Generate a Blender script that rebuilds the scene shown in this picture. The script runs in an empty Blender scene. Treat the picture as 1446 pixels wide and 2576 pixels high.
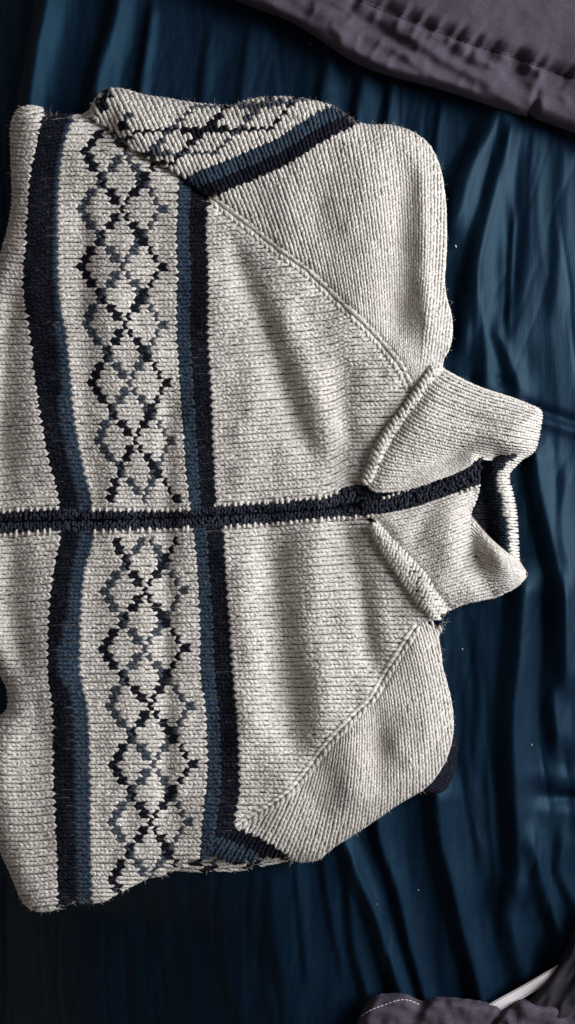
import bpy, math
import numpy as np
rng = np.random.default_rng(7)
C = bpy.context.scene.collection
sc = bpy.context.scene

# ------------------------------------------------------------------ units
# plan unit "d" = 0.28 mm on the bed; plan x to the right, plan y downwards
S = 0.00028
CX, CY = 723.0, 1287.5
CAMH = 2150.0                      # camera height above the bed, in d

# ------------------------------------------------------------------ camera
cam_d = bpy.data.cameras.new('camera'); cam = bpy.data.objects.new('camera', cam_d); C.objects.link(cam)
cam.location = (0, 0, CAMH*S)
cam.rotation_euler = (0, 0, 0)
cam_d.sensor_fit = 'VERTICAL'; cam_d.sensor_height = 24
cam_d.lens = 24*CAMH/2575.0
cam_d.clip_start = 0.01; cam_d.clip_end = 50
sc.camera = cam

# ------------------------------------------------------------------ light: one big window on the right, dim room
world = bpy.data.worlds.new('World'); sc.world = world; world.use_nodes = True
bg = world.node_tree.nodes['Background']
bg.inputs[0].default_value = (1.0, 0.90, 0.84, 1); bg.inputs[1].default_value = 0.155
def area(name, loc, target, sx, sy, power, col):
    l = bpy.data.lights.new(name, 'AREA'); l.shape = 'RECTANGLE'; l.size = sx; l.size_y = sy
    l.energy = power; l.color = col
    o = bpy.data.objects.new(name, l); C.objects.link(o); o.location = loc
    import mathutils
    d = mathutils.Vector(target)-mathutils.Vector(loc)
    o.rotation_euler = d.to_track_quat('-Z', 'Y').to_euler()
    return o
area('window_light', (1.30, 0.34, 0.70), (0.0, 0.0, 0), 0.85, 1.05, 50, (0.965, 0.985, 1.0))
sc.view_settings.view_transform = 'Standard'; sc.view_settings.look = 'None'
sc.view_settings.exposure = 0.0; sc.view_settings.gamma = 1
sc.cycles.max_bounces = 6

# ------------------------------------------------------------------ maths helpers
def A(*p): return np.array(p, float)
def spline(pts, n=None, step=6.0):
    """Catmull-Rom through the points, resampled evenly"""
    p = np.asarray(pts, float)
    q = np.vstack([2*p[0]-p[1], p, 2*p[-1]-p[-2]])
    out = []
    for i in range(1, len(q)-2):
        t = np.linspace(0, 1, 12, endpoint=False)[:, None]
        a, b, c, d = q[i-1], q[i], q[i+1], q[i+2]
        out.append(0.5*((2*b)+(c-a)*t+(2*a-5*b+4*c-d)*t**2+(3*b-a-3*c+d)*t**3))
    out = np.vstack(out+[p[-1:]])
    L = np.r_[0, np.cumsum(np.linalg.norm(np.diff(out, axis=0), axis=1))]
    if n is None: n = max(2, int(L[-1]/step)+1)
    s = np.linspace(0, L[-1], n)
    return np.stack([np.interp(s, L, out[:, k]) for k in range(p.shape[1])], 1)
def length(p): return float(np.linalg.norm(np.diff(p, axis=0), axis=1).sum())
def at_len(p, s):
    """points on polyline at arc fraction s, and tangents"""
    L = np.r_[0, np.cumsum(np.linalg.norm(np.diff(p, axis=0), axis=1))]; L /= L[-1]
    x = np.interp(s, L, p[:, 0]); y = np.interp(s, L, p[:, 1])
    return np.stack([x, y], -1)
def dist(x, y, line):
    """distance of plan points to a polyline"""
    shp = np.shape(x); x = np.ravel(x); y = np.ravel(y)
    best = np.full(x.shape, 1e9)
    for (ax, ay), (bx, by) in zip(line[:-1], line[1:]):
        dx, dy = bx-ax, by-ay; l2 = dx*dx+dy*dy+1e-9
        t = np.clip(((x-ax)*dx+(y-ay)*dy)/l2, 0, 1)
        d = (x-ax-t*dx)**2+(y-ay-t*dy)**2
        np.minimum(best, d, out=best)
    return np.sqrt(best).reshape(shp)
def inside(x, y, poly):
    shp = np.shape(x); x = np.ravel(x); y = np.ravel(y)
    r = np.zeros(x.shape, bool)
    n = len(poly)
    for i in range(n):
        ax, ay = poly[i]; bx, by = poly[(i+1) % n]
        if ay == by: continue
        c = ((ay > y) != (by > y)) & (x < (bx-ax)*(y-ay)/(by-ay)+ax)
        r ^= c
    return r.reshape(shp)
def sstep(a, b, x):
    t = np.clip((x-a)/(b-a), 0, 1); return t*t*(3-2*t)
def blob(x, y, cx, cy, rx, ry, ang=0.0):
    c, s = math.cos(ang), math.sin(ang)
    u = (x-cx)*c+(y-cy)*s; v = -(x-cx)*s+(y-cy)*c
    return np.exp(-(u/rx)**2-(v/ry)**2)
def vnoise(x, y, seed, sx, sy):
    """smooth value noise"""
    r = np.random.default_rng(seed); G = r.uniform(-1, 1, (64, 64))
    u = np.asarray(x)/sx+100; v = np.asarray(y)/sy+100
    i = np.floor(u).astype(int); j = np.floor(v).astype(int)
    fu = u-i; fv = v-j; fu = fu*fu*(3-2*fu); fv = fv*fv*(3-2*fv)
    g = lambda a, b: G[a % 64, b % 64]
    return (g(i, j)*(1-fu)+g(i+1, j)*fu)*(1-fv)+(g(i, j+1)*(1-fu)+g(i+1, j+1)*fu)*fv
def W(p):
    """plan point + height (as seen from above the bed's middle) to metres"""
    p = np.asarray(p, float); k = (CAMH-p[..., 2])/CAMH
    return np.stack([(p[..., 0]-CX)*k*S, -(p[..., 1]-CY)*k*S, p[..., 2]*S], -1)
class Field:
    """a height field sampled once on a grid, then read back bilinearly"""
    def __init__(f, fun, x0, x1, y0, y1, step=4.0):
        f.x0, f.y0, f.s = x0, y0, step
        xs = np.arange(x0, x1+step, step); ys = np.arange(y0, y1+step, step)
        X, Y = np.meshgrid(xs, ys); f.Z = fun(X, Y)
    def __call__(f, x, y):
        u = np.clip((x-f.x0)/f.s, 0, f.Z.shape[1]-1.001); v = np.clip((y-f.y0)/f.s, 0, f.Z.shape[0]-1.001)
        i = u.astype(int); j = v.astype(int); a = u-i; b = v-j; Z = f.Z
        return (Z[j, i]*(1-a)+Z[j, i+1]*a)*(1-b)+(Z[j+1, i]*(1-a)+Z[j+1, i+1]*a)*b
    def normal(f, x, y, e=5.0):
        gx = (f(x+e, y)-f(x-e, y))/(2*e); gy = (f(x, y+e)-f(x, y-e))/(2*e)
        n = np.stack([-gx, -gy, np.ones_like(gx)], -1)
        return n/np.linalg.norm(n, axis=-1, keepdims=True)

# ------------------------------------------------------------------ object helpers
def mesh_obj(name, v, f, mat, parent=None, uv=None, tone=None, smooth=True):
    me = bpy.data.meshes.new(name)
    f = np.asarray(f, np.int32); k = f.shape[1]
    me.vertices.add(len(v)); me.vertices.foreach_set('co', np.asarray(v, np.float32).ravel())
    me.loops.add(f.size); me.loops.foreach_set('vertex_index', f.ravel())
    me.polygons.add(len(f)); me.polygons.foreach_set('loop_start', np.arange(0, f.size, k, dtype=np.int32))
    me.polygons.foreach_set('loop_total', np.full(len(f), k, np.int32))
    me.update(calc_edges=True)
    me.polygons.foreach_set('use_smooth', np.full(len(f), smooth))
    if uv is not None:
        l = me.uv_layers.new(name='strand'); l.data.foreach_set('uv', np.asarray(uv, np.float32).ravel())
    if tone is not None:
        a = me.attributes.new('tone', 'FLOAT', 'POINT'); a.data.foreach_set('value', np.asarray(tone, np.float32))
    me.materials.append(mat)
    o = bpy.data.objects.new(name, me); C.objects.link(o)
    if parent is not None: o.parent = parent
    return o
def empty(name, label, cat, loc=(0, 0, 0)):
    o = bpy.data.objects.new(name, None); C.objects.link(o); o.location = loc
    o['label'] = label; o['category'] = cat; return o
def grid_faces(n, m):
    i, j = np.meshgrid(np.arange(n-1), np.arange(m-1), indexing='ij')
    a = (i*m+j).ravel(); return np.stack([a, a+1, a+m+1, a+m], 1)
def plan_sheet(name, poly, zf, mat, parent=None, step=7.0, drop=0.0):
    """a height-field cloth clipped to an outline"""
    x0, y0 = poly.min(0)-step; x1, y1 = poly.max(0)+step
    xs = np.arange(x0, x1, step); ys = np.arange(y0, y1, step)
    X, Y = np.meshgrid(xs, ys)
    m = inside(X, Y, poly)
    Z = zf(X, Y)-drop
    F = grid_faces(*X.shape); mm = m.ravel(); keep = mm[F].any(1); F = F[keep]
    # pull outside vertices of the rim cells onto the outline
    V = np.stack([X.ravel(), Y.ravel()], 1)
    used = np.unique(F); out = used[~mm[used]]
    P = poly; Q = np.roll(poly, -1, axis=0)
    best = np.full(len(out), 1e18); bp = V[out].copy()
    for a, b in zip(P, Q):
        d = b-a; t = np.clip(((V[out]-a)@d)/(d@d+1e-9), 0, 1)[:, None]; q = a+t*d
        dd = ((V[out]-q)**2).sum(1); k = dd < best; best[k] = dd[k]; bp[k] = q[k]
    V[out] = bp
    z = zf(V[:, 0], V[:, 1])-drop
    idx = np.full(len(V), -1); idx[used] = np.arange(len(used))
    v = W(np.column_stack([V[used], z[used]]))
    return mesh_obj(name, v, idx[F][:, ::-1], mat, parent)

# ------------------------------------------------------------------ materials
def nodes(name):
    m = bpy.data.materials.new(name); m.use_nodes = True
    nt = m.node_tree; b = nt.nodes['Principled BSDF']; return m, nt, b
def math_n(nt, op, a, b=None, c=None):
    n = nt.nodes.new('ShaderNodeMath'); n.operation = op
    for i, v in enumerate((a, b, c)):
        if v is None: continue
        if hasattr(v, 'is_output'): nt.links.new(v, n.inputs[i])
        else: n.inputs[i].default_value = v
    return n.outputs[0]
def mixc(nt, fac, a, b):
    n = nt.nodes.new('ShaderNodeMix'); n.data_type = 'RGBA'
    for i, v in ((0, fac), (6, a), (7, b)):
        if hasattr(v, 'is_output'): nt.links.new(v, n.inputs[i])
        else: n.inputs[i].default_value = v if i == 0 else (*v, 1)
    return n.outputs[2]
def noise(nt, vec, scale, detail=3, rough=.5):
    n = nt.nodes.new('ShaderNodeTexNoise'); n.inputs['Scale'].default_value = scale
    n.inputs['Detail'].default_value = detail; n.inputs['Roughness'].default_value = rough
    if vec is not None: nt.links.new(vec, n.inputs['Vector'])
    return n.outputs[0]
def ramp(nt, v, a, b):
    n = nt.nodes.new('ShaderNodeMapRange'); n.inputs[1].default_value = a; n.inputs[2].default_value = b
    n.interpolation_type = 'SMOOTHSTEP'; nt.links.new(v, n.inputs[0]); return n.outputs[0]

def wool(name, light, mid, dark, fleck, sheen=.12):
    """marled two-ply yarn: UV 'strand' u runs round the strand, v along it"""
    m, nt, b = nodes(name)
    uv = nt.nodes.new('ShaderNodeUVMap'); uv.uv_map = 'strand'
    sp = nt.nodes.new('ShaderNodeSeparateXYZ'); nt.links.new(uv.outputs[0], sp.inputs[0])
    tn = nt.nodes.new('ShaderNodeAttribute'); tn.attribute_name = 'tone'
    hel = math_n(nt, 'ADD', math_n(nt, 'MULTIPLY', sp.outputs[0], 2.0), math_n(nt, 'MULTIPLY', sp.outputs[1], 2.6))
    ply = math_n(nt, 'ABSOLUTE', math_n(nt, 'SINE', math_n(nt, 'MULTIPLY', hel, math.pi)))
    co = nt.nodes.new('ShaderNodeTexCoord')
    nz = noise(nt, co.outputs['Object'], 900, 3, .7)
    big = noise(nt, co.outputs['Object'], 16, 2, .5)
    cv = nt.nodes.new('ShaderNodeCombineXYZ')
    nt.links.new(hel, cv.inputs[0]); nt.links.new(tn.outputs['Fac'], cv.inputs[2])
    nt.links.new(math_n(nt, 'MULTIPLY', sp.outputs[1], 1.6), cv.inputs[1])
    st = noise(nt, cv.outputs[0], 2.2, 2, .6)
    c = mixc(nt, ramp(nt, nz, .35, .65), mid, light)
    c = mixc(nt, ramp(nt, st, .49, .66), c, fleck)
    c = mixc(nt, math_n(nt, 'MULTIPLY', ramp(nt, tn.outputs['Fac'], .62, 1.2), .5), c, fleck)
    c = mixc(nt, math_n(nt, 'MULTIPLY', ramp(nt, big, .4, .75), .35), c, mid)
    c = mixc(nt, math_n(nt, 'MULTIPLY', ramp(nt, ply, .32, .0), .45), c, dark)
    nt.links.new(c, b.inputs['Base Color'])
    b.inputs['Roughness'].default_value = .85
    b.inputs['Specular IOR Level'].default_value = .25 if sheen else .12
    b.inputs['Sheen Weight'].default_value = sheen; b.inputs['Sheen Roughness'].default_value = .5
    bp = nt.nodes.new('ShaderNodeBump'); bp.inputs['Strength'].default_value = .4; bp.inputs['Distance'].default_value = .0004
    h = math_n(nt, 'ADD', ply, math_n(nt, 'MULTIPLY', nz, .7)); nt.links.new(h, bp.inputs['Height'])
    nt.links.new(bp.outputs[0], b.inputs['Normal'])
    return m
M = {}
M['cream'] = wool('cream_marl_wool', (.69, .656, .618), (.54, .503, .463), (.30, .27, .245), (.215, .197, .182))
M['navy'] = wool('navy_wool', (.0035, .0042, .010), (.002, .0022, .0055), (.0006, .0006, .0015), (.012, .014, .026), 0)
M['blue'] = wool('blue_wool', (.026, .045, .075), (.015, .027, .047), (.003, .005, .010), (.05, .068, .09), 0)
M['slate'] = wool('slate_wool', (.050, .062, .085), (.028, .036, .052), (.006, .008, .012), (.11, .115, .125), 0)
M['navy_band'] = wool('navy_band_wool', (.017, .019, .032), (.010, .011, .020), (.002, .002, .004), (.055, .06, .08), 0)
def plain(name, col, rough=.9, var=.25, scale=700):
    m, nt, b = nodes(name)
    co = nt.nodes.new('ShaderNodeTexCoord'); nz = noise(nt, co.outputs['Object'], scale, 4, .65)
    c = mixc(nt, nz, tuple(x*(1-var) for x in col), tuple(x*(1+var) for x in col))
    nt.links.new(c, b.inputs['Base Color']); b.inputs['Roughness'].default_value = rough
    b.inputs['Specular IOR Level'].default_value = .2
    bp = nt.nodes.new('ShaderNodeBump'); bp.inputs['Strength'].default_value = .4; bp.inputs['Distance'].default_value = .0003
    nt.links.new(nz, bp.inputs['Height']); nt.links.new(bp.outputs[0], b.inputs['Normal'])
    return m
M['backing'] = plain('wool_inside', (.24, .215, .19))
M['navy_backing'] = plain('navy_wool_inside', (.005, .006, .013))
M['hair'] = plain('wool_fibre', (.62, .60, .56))
M['tape'] = plain('zip_tape', (.006, .009, .022), .6)
M['teeth'] = plain('zip_teeth', (.03, .045, .09), .35)

def cloth_mat(name, col, col2, rough, weave, spec=.5, sheen=0, stretch=(1, 1, 1), aniso=0):
    m, nt, b = nodes(name)
    co = nt.nodes.new('ShaderNodeTexCoord')
    mp = nt.nodes.new('ShaderNodeMapping'); mp.inputs['Scale'].default_value = stretch
    nt.links.new(co.outputs['Object'], mp.inputs[0])
    n1 = noise(nt, mp.outputs[0], 22, 4, .6)
    n2 = noise(nt, co.outputs['Object'], 1500, 2, .6)
    c = mixc(nt, ramp(nt, n1, .3, .7), col, col2)
    c = mixc(nt, math_n(nt, 'MULTIPLY', ramp(nt, n2, .35, .7), .6), c, tuple(x*1.8 for x in col2))
    nt.links.new(c, b.inputs['Base Color']); b.inputs['Roughness'].default_value = rough
    b.inputs['Specular IOR Level'].default_value = spec
    b.inputs['Sheen Weight'].default_value = sheen; b.inputs['Sheen Roughness'].default_value = .4
    b.inputs['Sheen Tint'].default_value = (*[min(1, x*6) for x in col2], 1)
    n3 = noise(nt, mp.outputs[0], 90, 4, .6)
    bp = nt.nodes.new('ShaderNodeBump'); bp.inputs['Strength'].default_value = weave; bp.inputs['Distance'].default_value = .0008
    h = math_n(nt, 'ADD', n3, math_n(nt, 'MULTIPLY', n2, .18))
    nt.links.new(h, bp.inputs['Height']); nt.links.new(bp.outputs[0], b.inputs['Normal'])
    return m
M['sheet'] = cloth_mat('navy_satin', (.0013, .0034, .0125), (.0026, .0086, .0185), .52, .22, spec=.36, stretch=(7, .9, 1))
M['sheet'].node_tree.nodes['Principled BSDF'].inputs['Specular Tint'].default_value = (.08, .26, .40, 1)
M['grey'] = cloth_mat('grey_cotton', (.037, .031, .043), (.057, .048, .066), .9, .28, spec=.1, sheen=.0)
M['charcoal'] = cloth_mat('charcoal_cotton', (.012, .010, .014), (.022, .019, .026), .85, .5, spec=.2)
M['white'] = plain('white_tape', (.62, .58, .60), .8, .08, 900)
M['thread'] = plain('pale_thread', (.45, .43, .46), .7)

# ------------------------------------------------------------------ outlines of the folded cardigan (plan coordinates)
SIL = [(-60, 1000), (-45, 850), (-18, 720), (0, 653), (20, 588), (35, 498), (31, 440), (30, 388), (27, 323), (38, 285), (60, 268), (100, 270), (118, 286),
       (185, 292), (222, 293), (229, 276), (245, 243), (270, 224), (310, 226), (360, 243), (415, 249), (475, 261), (540, 267),
       (590, 266), (620, 254), (665, 247), (723, 246), (773, 252), (838, 268), (873, 293), (893, 307), (923, 317), (983, 316),
       (1033, 331), (1073, 358), (1098, 403), (1110, 448), (1118, 513), (1120, 588), (1118, 663), (1113, 700), (1119, 750),
       (1132, 790), (1135, 830), (1128, 877), (1108, 907), (1112, 960), (1125, 1100), (1140, 1300), (1130, 1480), (1124, 1560), (1113, 1584), (1098, 1589),
       (1105, 1634), (1110, 1679), (1123, 1724), (1135, 1779), (1138, 1834), (1130, 1879), (1113, 1924), (1073, 1979),
       (1003, 2017), (923, 2074), (873, 2105), (823, 2138), (803, 2160), (768, 2165), (723, 2166), (600, 2190), (500, 2193),
       (420, 2184), (412, 2200), (375, 2203), (325, 2228), (280, 2253), (255, 2268), (195, 2266), (135, 2288), (85, 2290), (55, 2263),
       (30, 2198), (0, 2133), (-30, 2040), (-50, 1940), (-35, 1850), (0, 1802), (20, 1790), (24, 1765), (20, 1728), (0, 1690), (-40, 1600), (-70, 1400), (-70, 1200)]
SIL = np.array(SIL, float)
SILC = np.vstack([SIL, SIL[:1]])
RAG_U = spline([(526, 496), (586, 542), (633, 577), (675, 612), (740, 661), (779, 690), (860, 768), (913, 818), (963, 872), (1003, 922), (1030, 978)])
RAG_L = spline([(1048, 1574), (1003, 1644), (958, 1719), (933, 1759), (888, 1804), (823, 1874), (773, 1939), (729, 1990), (683, 2026), (635, 2053), (593, 2081)])
CREASE = spline([(222, 294), (285, 329), (311, 360), (342, 379), (372, 397), (405, 414), (437, 431), (459, 444), (526, 496)])
COLS_U = spline([(1103, 918), (1063, 975), (1028, 1022), (985, 1078), (952, 1130), (930, 1180), (918, 1218)])
COLS_L = spline([(930, 1312), (955, 1360), (992, 1415), (1035, 1470), (1078, 1520), (1110, 1555)])
CRE_L = spline([(503, 2123), (527, 2146), (586, 2160), (650, 2150), (711, 2143), (760, 2166)])      # where the lower sleeve rolls over its back layer

P_FLAP = np.vstack([CREASE, [(700, 400), (700, 180), (222, 180)]])
def smooth_closed(p, it=1):
    for _ in range(it):
        q = np.empty((len(p)*2, 2)); n = np.roll(p, -1, axis=0)
        q[0::2] = .75*p+.25*n; q[1::2] = .25*p+.75*n; p = q
    return p
SIL_S = smooth_closed(SIL, 1)
ZEDGE = 34.0                      # the edges bulge out most at this height and roll under below it
def over_edge(x, y):
    """points past the outline roll down and under the edge: new x, y, drop"""
    L = np.vstack([SIL_S, SIL_S[:1]]); shp = x.shape; fx_, fy_ = x.ravel(), y.ravel()
    out = ~inside(fx_, fy_, SIL_S); xo, yo = fx_[out], fy_[out]
    best = np.full(len(xo), 1e12); bx = xo.copy(); by = yo.copy()
    for (ax, ay), (cx_, cy_) in zip(L[:-1], L[1:]):
        dx, dy = cx_-ax, cy_-ay; t = np.clip(((xo-ax)*dx+(yo-ay)*dy)/(dx*dx+dy*dy+1e-9), 0, 1)
        qx, qy = ax+t*dx, ay+t*dy; d = (xo-qx)**2+(yo-qy)**2; k = d < best
        best[k] = d[k]; bx[k] = qx[k]; by[k] = qy[k]
    d = np.sqrt(best); nx, ny = (bx-xo)/(d+1e-6), (by-yo)/(d+1e-6)      # inward
    X, Y, D, NX, NY = fx_.copy(), fy_.copy(), np.zeros(len(fx_)), np.zeros(len(fx_)), np.zeros(len(fx_))
    tuck = np.clip(d/ZEDGE, 0, 1)**2*9
    X[out] = bx+nx*tuck; Y[out] = by+ny*tuck; D[out] = d; NX[out] = -nx; NY[out] = -ny
    return X.reshape(shp), Y.reshape(shp), D.reshape(shp), NX.reshape(shp), NY.reshape(shp)
def hbase(x, y):
    d = dist(x, y, np.vstack([SIL_S, SIL_S[:1]]))
    R = 62.0
    z = ZEDGE+(88-ZEDGE)*np.sqrt(np.clip(1-(1-np.clip(d/R, 0, 1))**2, 0, 1))
    m = inside(x, y, SIL_S)
    z = np.where(m, z, ZEDGE)
    # sleeves lie fuller than the front
    inn = sstep(0, 70, d)*m
    z = z+inn*(26*blob(x, y, 900, 520, 190, 190)+24*blob(x, y, 940, 1940, 150, 120, -.7)+14*blob(x, y, 560, 320, 190, 50, -.1))
    # valleys and ridges pressed into the front
    g = lambda x0, w, a, ya, yb: a*np.exp(-((x-x0)/w)**2)*sstep(ya-90, ya+60, y)*(1-sstep(yb-60, yb+90, y))
    z = z+inn*(g(705+(y-1600)*.12, 46, -33, 1350, 1890)+g(800+(y-1600)*.1, 42, 13, 1370, 1800)+g(885+(y-1400)*.2, 34, -20, 1330, 1680)
       + g(690+(y-900)*.36, 34, -19, 640, 1130)+g(760+(y-900)*.34, 40, 11, 780, 1120)+g(862, 32, -10, 930, 1200)
       + g(620, 40, 8, 950, 1900)
       + g(1014-(y-600)*.02, 46, -27, 430, 810)+g(1080, 26, 8, 450, 850)
       + g(952, 40, -24, 1810, 1950)+g(880, 40, 8, 1850, 2000)
       + g(420, 26, -12, 1020, 2050)+g(300, 60, 8, 600, 2000)
       + g(215, 34, -9, 500, 1180)+g(160, 50, 7, 1250, 2100)
       + g(5, 50, -34, 720, 1230)+g(25, 46, -26, 1380, 1650))
    z = z-15*inn*np.exp(-((x-60)/40)**2-((y-1640)/90)**2)
    z = z+inn*8*vnoise(x, y, 3, 90, 130)+inn*3.4*vnoise(x, y, 4, 40, 52)
    z = z-inn*36*blob(x, y, 248, 300, 52, 70, -.3)-9*np.exp(-(dist(x, y, np.array([(598, 262), (660, 277), (720, 296), (765, 308)]))/9)**2)*m
    ps = inside(x, y, P_FLAP); z = z+ps*20*np.exp(-dist(x, y, CREASE[::3])/45)
    # seams and creases
    for L, a, w in ((RAG_U, 11, 13), (RAG_L, 9, 13), (CREASE, 16, 20)):
        z = z-a*np.exp(-(dist(x, y, L[::3])/w)**2)*np.where(m, 1, 0)
    return z
ZB = Field(hbase, -150, 1250, 150, 2400, 4)

# body polygons ------------------------------------------------------
PL_TOP = spline([(-150, 1296), (0, 1290), (50, 1284), (150, 1281), (250, 1284), (450, 1284), (550, 1273), (723, 1260), (823, 1250), (863, 1229), (890, 1219), (915, 1219), (948, 1239)])
PL_ZIP = spline([(-150, 1314), (0, 1312), (250, 1308), (450, 1302), (723, 1287), (823, 1280), (923, 1268), (965, 1266)])
PL_BOT = spline([(-150, 1345), (0, 1343), (150, 1334), (250, 1334), (500, 1327), (723, 1312), (850, 1301), (913, 1297)])
fx = lambda line: (lambda x: np.interp(x, line[:, 0], line[:, 1]))
yTop, yZip, yBot = fx(PL_TOP[:-8]), fx(PL_ZIP), fx(PL_BOT)
def chain(*parts): return np.vstack(parts)
i_sil = lambda p: int(np.argmin(((SIL_S-np.array(p))**2).sum(1)))
def sil_between(a, b):
    i, j = i_sil(a), i_sil(b)
    if j >= i: return SIL_S[i:j+1]
    return np.vstack([SIL_S[i:], SIL_S[:j+1]])
P_BODY_U = chain(sil_between((-70, 1290), (222, 293)), CREASE, RAG_U, COLS_U[8:], PL_TOP[::-1])
P_SLV_U = chain(sil_between((222, 293), (1108, 907)), COLS_U[:10], RAG_U[::-1], CREASE[::-1])
P_BODY_L = chain(PL_BOT, COLS_L, [(1048, 1574)], RAG_L, [(585, 2095), (560, 2105)], spline([(540, 2135), (503, 2160), (440, 2180)]), sil_between((412, 2200), (-70, 1350)))
P_SLV_L = chain(RAG_L[::-1], [(1060, 1560)], sil_between((1098, 1589), (760, 2166)), spline([(745, 2166), (711, 2150), (650, 2158), (586, 2164), (545, 2155), (512, 2130), (503, 2120)]), [(560, 2100), (585, 2090)])
P_BACK_L = chain(spline([(418, 2150), (470, 2125), (520, 2120), (650, 2130), (760, 2150)]), sil_between((768, 2165), (420, 2184)))

# ------------------------------------------------------------------ stitches
K, MS = 6, 7
def strands(cl, nr, rad, tone, squash=.8):
    """tubes round centre lines. cl,nr (N,K,3); rad (N,K); returns arrays for mesh_obj"""
    N = len(cl); k = cl.shape[1]
    t = np.gradient(cl, axis=1); t /= np.linalg.norm(t, axis=-1, keepdims=True)+1e-9
    b = np.cross(nr, t); b /= np.linalg.norm(b, axis=-1, keepdims=True)+1e-9
    n = np.cross(t, b)
    th = np.arange(MS)/MS*2*math.pi
    ring = (np.cos(th)[None, None, :, None]*b[:, :, None]+np.sin(th)[None, None, :, None]*n[:, :, None]*squash)*rad[:, :, None, None]
    V = (cl[:, :, None]+ring).reshape(-1, 3)
    i, j = np.meshgrid(np.arange(k-1), np.arange(MS), indexing='ij')
    j2 = (j+1) % MS
    f = np.stack([i*MS+j, i*MS+j2, (i+1)*MS+j2, (i+1)*MS+j], -1).reshape(-1, 4)
    F = (f[None]+(np.arange(N)*k*MS)[:, None, None]).reshape(-1, 4)
    uvf = np.stack([np.stack([j/MS, i/(k-1)], -1), np.stack([(j+1)/MS, i/(k-1)], -1), np.stack([(j+1)/MS, (i+1)/(k-1)], -1), np.stack([j/MS, (i+1)/(k-1)], -1)], 2).reshape(-1, 2)
    UV = (uvf[None]+np.stack([np.zeros(N), tone*7], 1)[:, None]).reshape(-1, 2)
    T = np.repeat(tone, k*MS)
    return V, F, UV, T
hair_roots = []
def build(name, parts, mat, parent, stuff=True):
    """parts: list of (V,F,UV,T) in plan coordinates -> one object"""
    Vs, Fs, Us, Ts, o = [], [], [], [], 0
    for V, F, U, T in parts:
        Vs.append(V); Fs.append(F+o); Us.append(U); Ts.append(T); o += len(V)
    V = np.vstack(Vs)
    ob = mesh_obj(name, W(V), np.vstack(Fs), mat, parent, np.vstack(Us), np.concatenate(Ts))
    if stuff: ob['kind'] = 'stuff'
    return ob
def knit(P, us, vs, zf, mask, colour, wale=21.0, jit=.05, cour=12.0, lift=0.0, side_dir=1, scale=None):
    """V stitches on the warp P(u,v)->(x,y); u counts courses, v wales. Returns {category: part}"""
    U, Vv = np.meshgrid(us, vs, indexing='ij'); U = U.ravel().astype(float); Vv = Vv.ravel().astype(float)
    cx, cy = P(U+.4, Vv)
    if zf is ZB:
        X_, Y_, D_, a_, b_ = over_edge(cx, cy)
        keep = inside(np.where(D_ > 0, X_-a_*4, cx), np.where(D_ > 0, Y_-b_*4, cy), mask) & (D_ < ZEDGE+4)
    else: keep = inside(cx, cy, mask)
    U, Vv, cx, cy = U[keep], Vv[keep], cx[keep], cy[keep]
    cat = colour(U, Vv, cx, cy)
    ta = np.linspace(0, 1, K)
    out = {}
    A_, B_ = [], []
    for sd in (-1, 1):
        n = len(U)
        ju = rng.normal(0, jit, n)[:, None]; jv = rng.normal(0, jit*.6, n)[:, None]; js = rng.normal(1, .10, n)[:, None]
        u = U[:, None]-.5+ta[None]*2.1+ju
        v = Vv[:, None]+sd*(.175+.15*sstep(-.1, 1.0, ta)[None]*js)+jv
        x, y = P(u, v)
        if zf is ZB:
            xw, yw, dd, nx, ny = over_edge(x, y)
            nrm = zf.normal(xw, yw); z = zf(xw, yw)-dd
            k = sstep(0, 10, dd)[..., None]; nrm = nrm*(1-k)+np.stack([nx, ny, 0*nx+.05], -1)*k
            nrm /= np.linalg.norm(nrm, axis=-1, keepdims=True)
        else:
            xw, yw = x, y; nrm = zf.normal(x, y); z = zf(x, y)
        # local wale width keeps the strand from swelling where the fabric is compressed
        x2, y2 = P(u, v+.1); wl = np.hypot(x2-x, y2-y)*10
        r0 = np.clip(wl, wale*.45, wale*1.15)*.228
        prof = np.array([.55, .92, 1.0, 1.0, .92, .6])[None]*rng.normal(1, .07, n)[:, None]
        arch = np.array([-.42, .02, .22, .27, .14, -.35])[None]
        cl = np.stack([xw, yw, z], -1)+nrm*((arch*r0+lift)[..., None])
        tone = rng.uniform(0, 1, n)
        A_.append((cl, nrm, r0*prof, tone)); B_.append(cat)
    for c in np.unique(cat):
        ps = []
        for (cl, nrm, r, tone), ct in zip(A_, B_):
            k = ct == c
            ps.append(strands(cl[k], nrm[k], r[k], tone[k]))
            kk = rng.random(k.sum()) < .30
            hair_roots.append((cl[k][kk, 3], nrm[k][kk, 3], np.full(kk.sum(), c)))
        out[int(c)] = ps
    return out
CREAM, NAVY, BLUE, NAVYL, BLUEL = 0, 1, 2, 3, 4
NAMES = {CREAM: ('cream_knit', 'cream'), NAVY: ('navy_stripe', 'navy'), BLUE: ('blue_stripe', 'blue'), NAVYL: ('navy_diamond_lines', 'navy'), BLUEL: ('slate_diamond_lines', 'slate')}
def emit(dic, parent):
    for c, ps in dic.items():
        nm, mt = NAMES[c]; build(nm, ps, M[mt], parent)

# the thing -----------------------------------------------------------
card = empty('knitted_cardigan', 'cream marled knit cardigan with navy stripes and diamond bands, folded on the blue sheet', 'cardigan')

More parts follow.
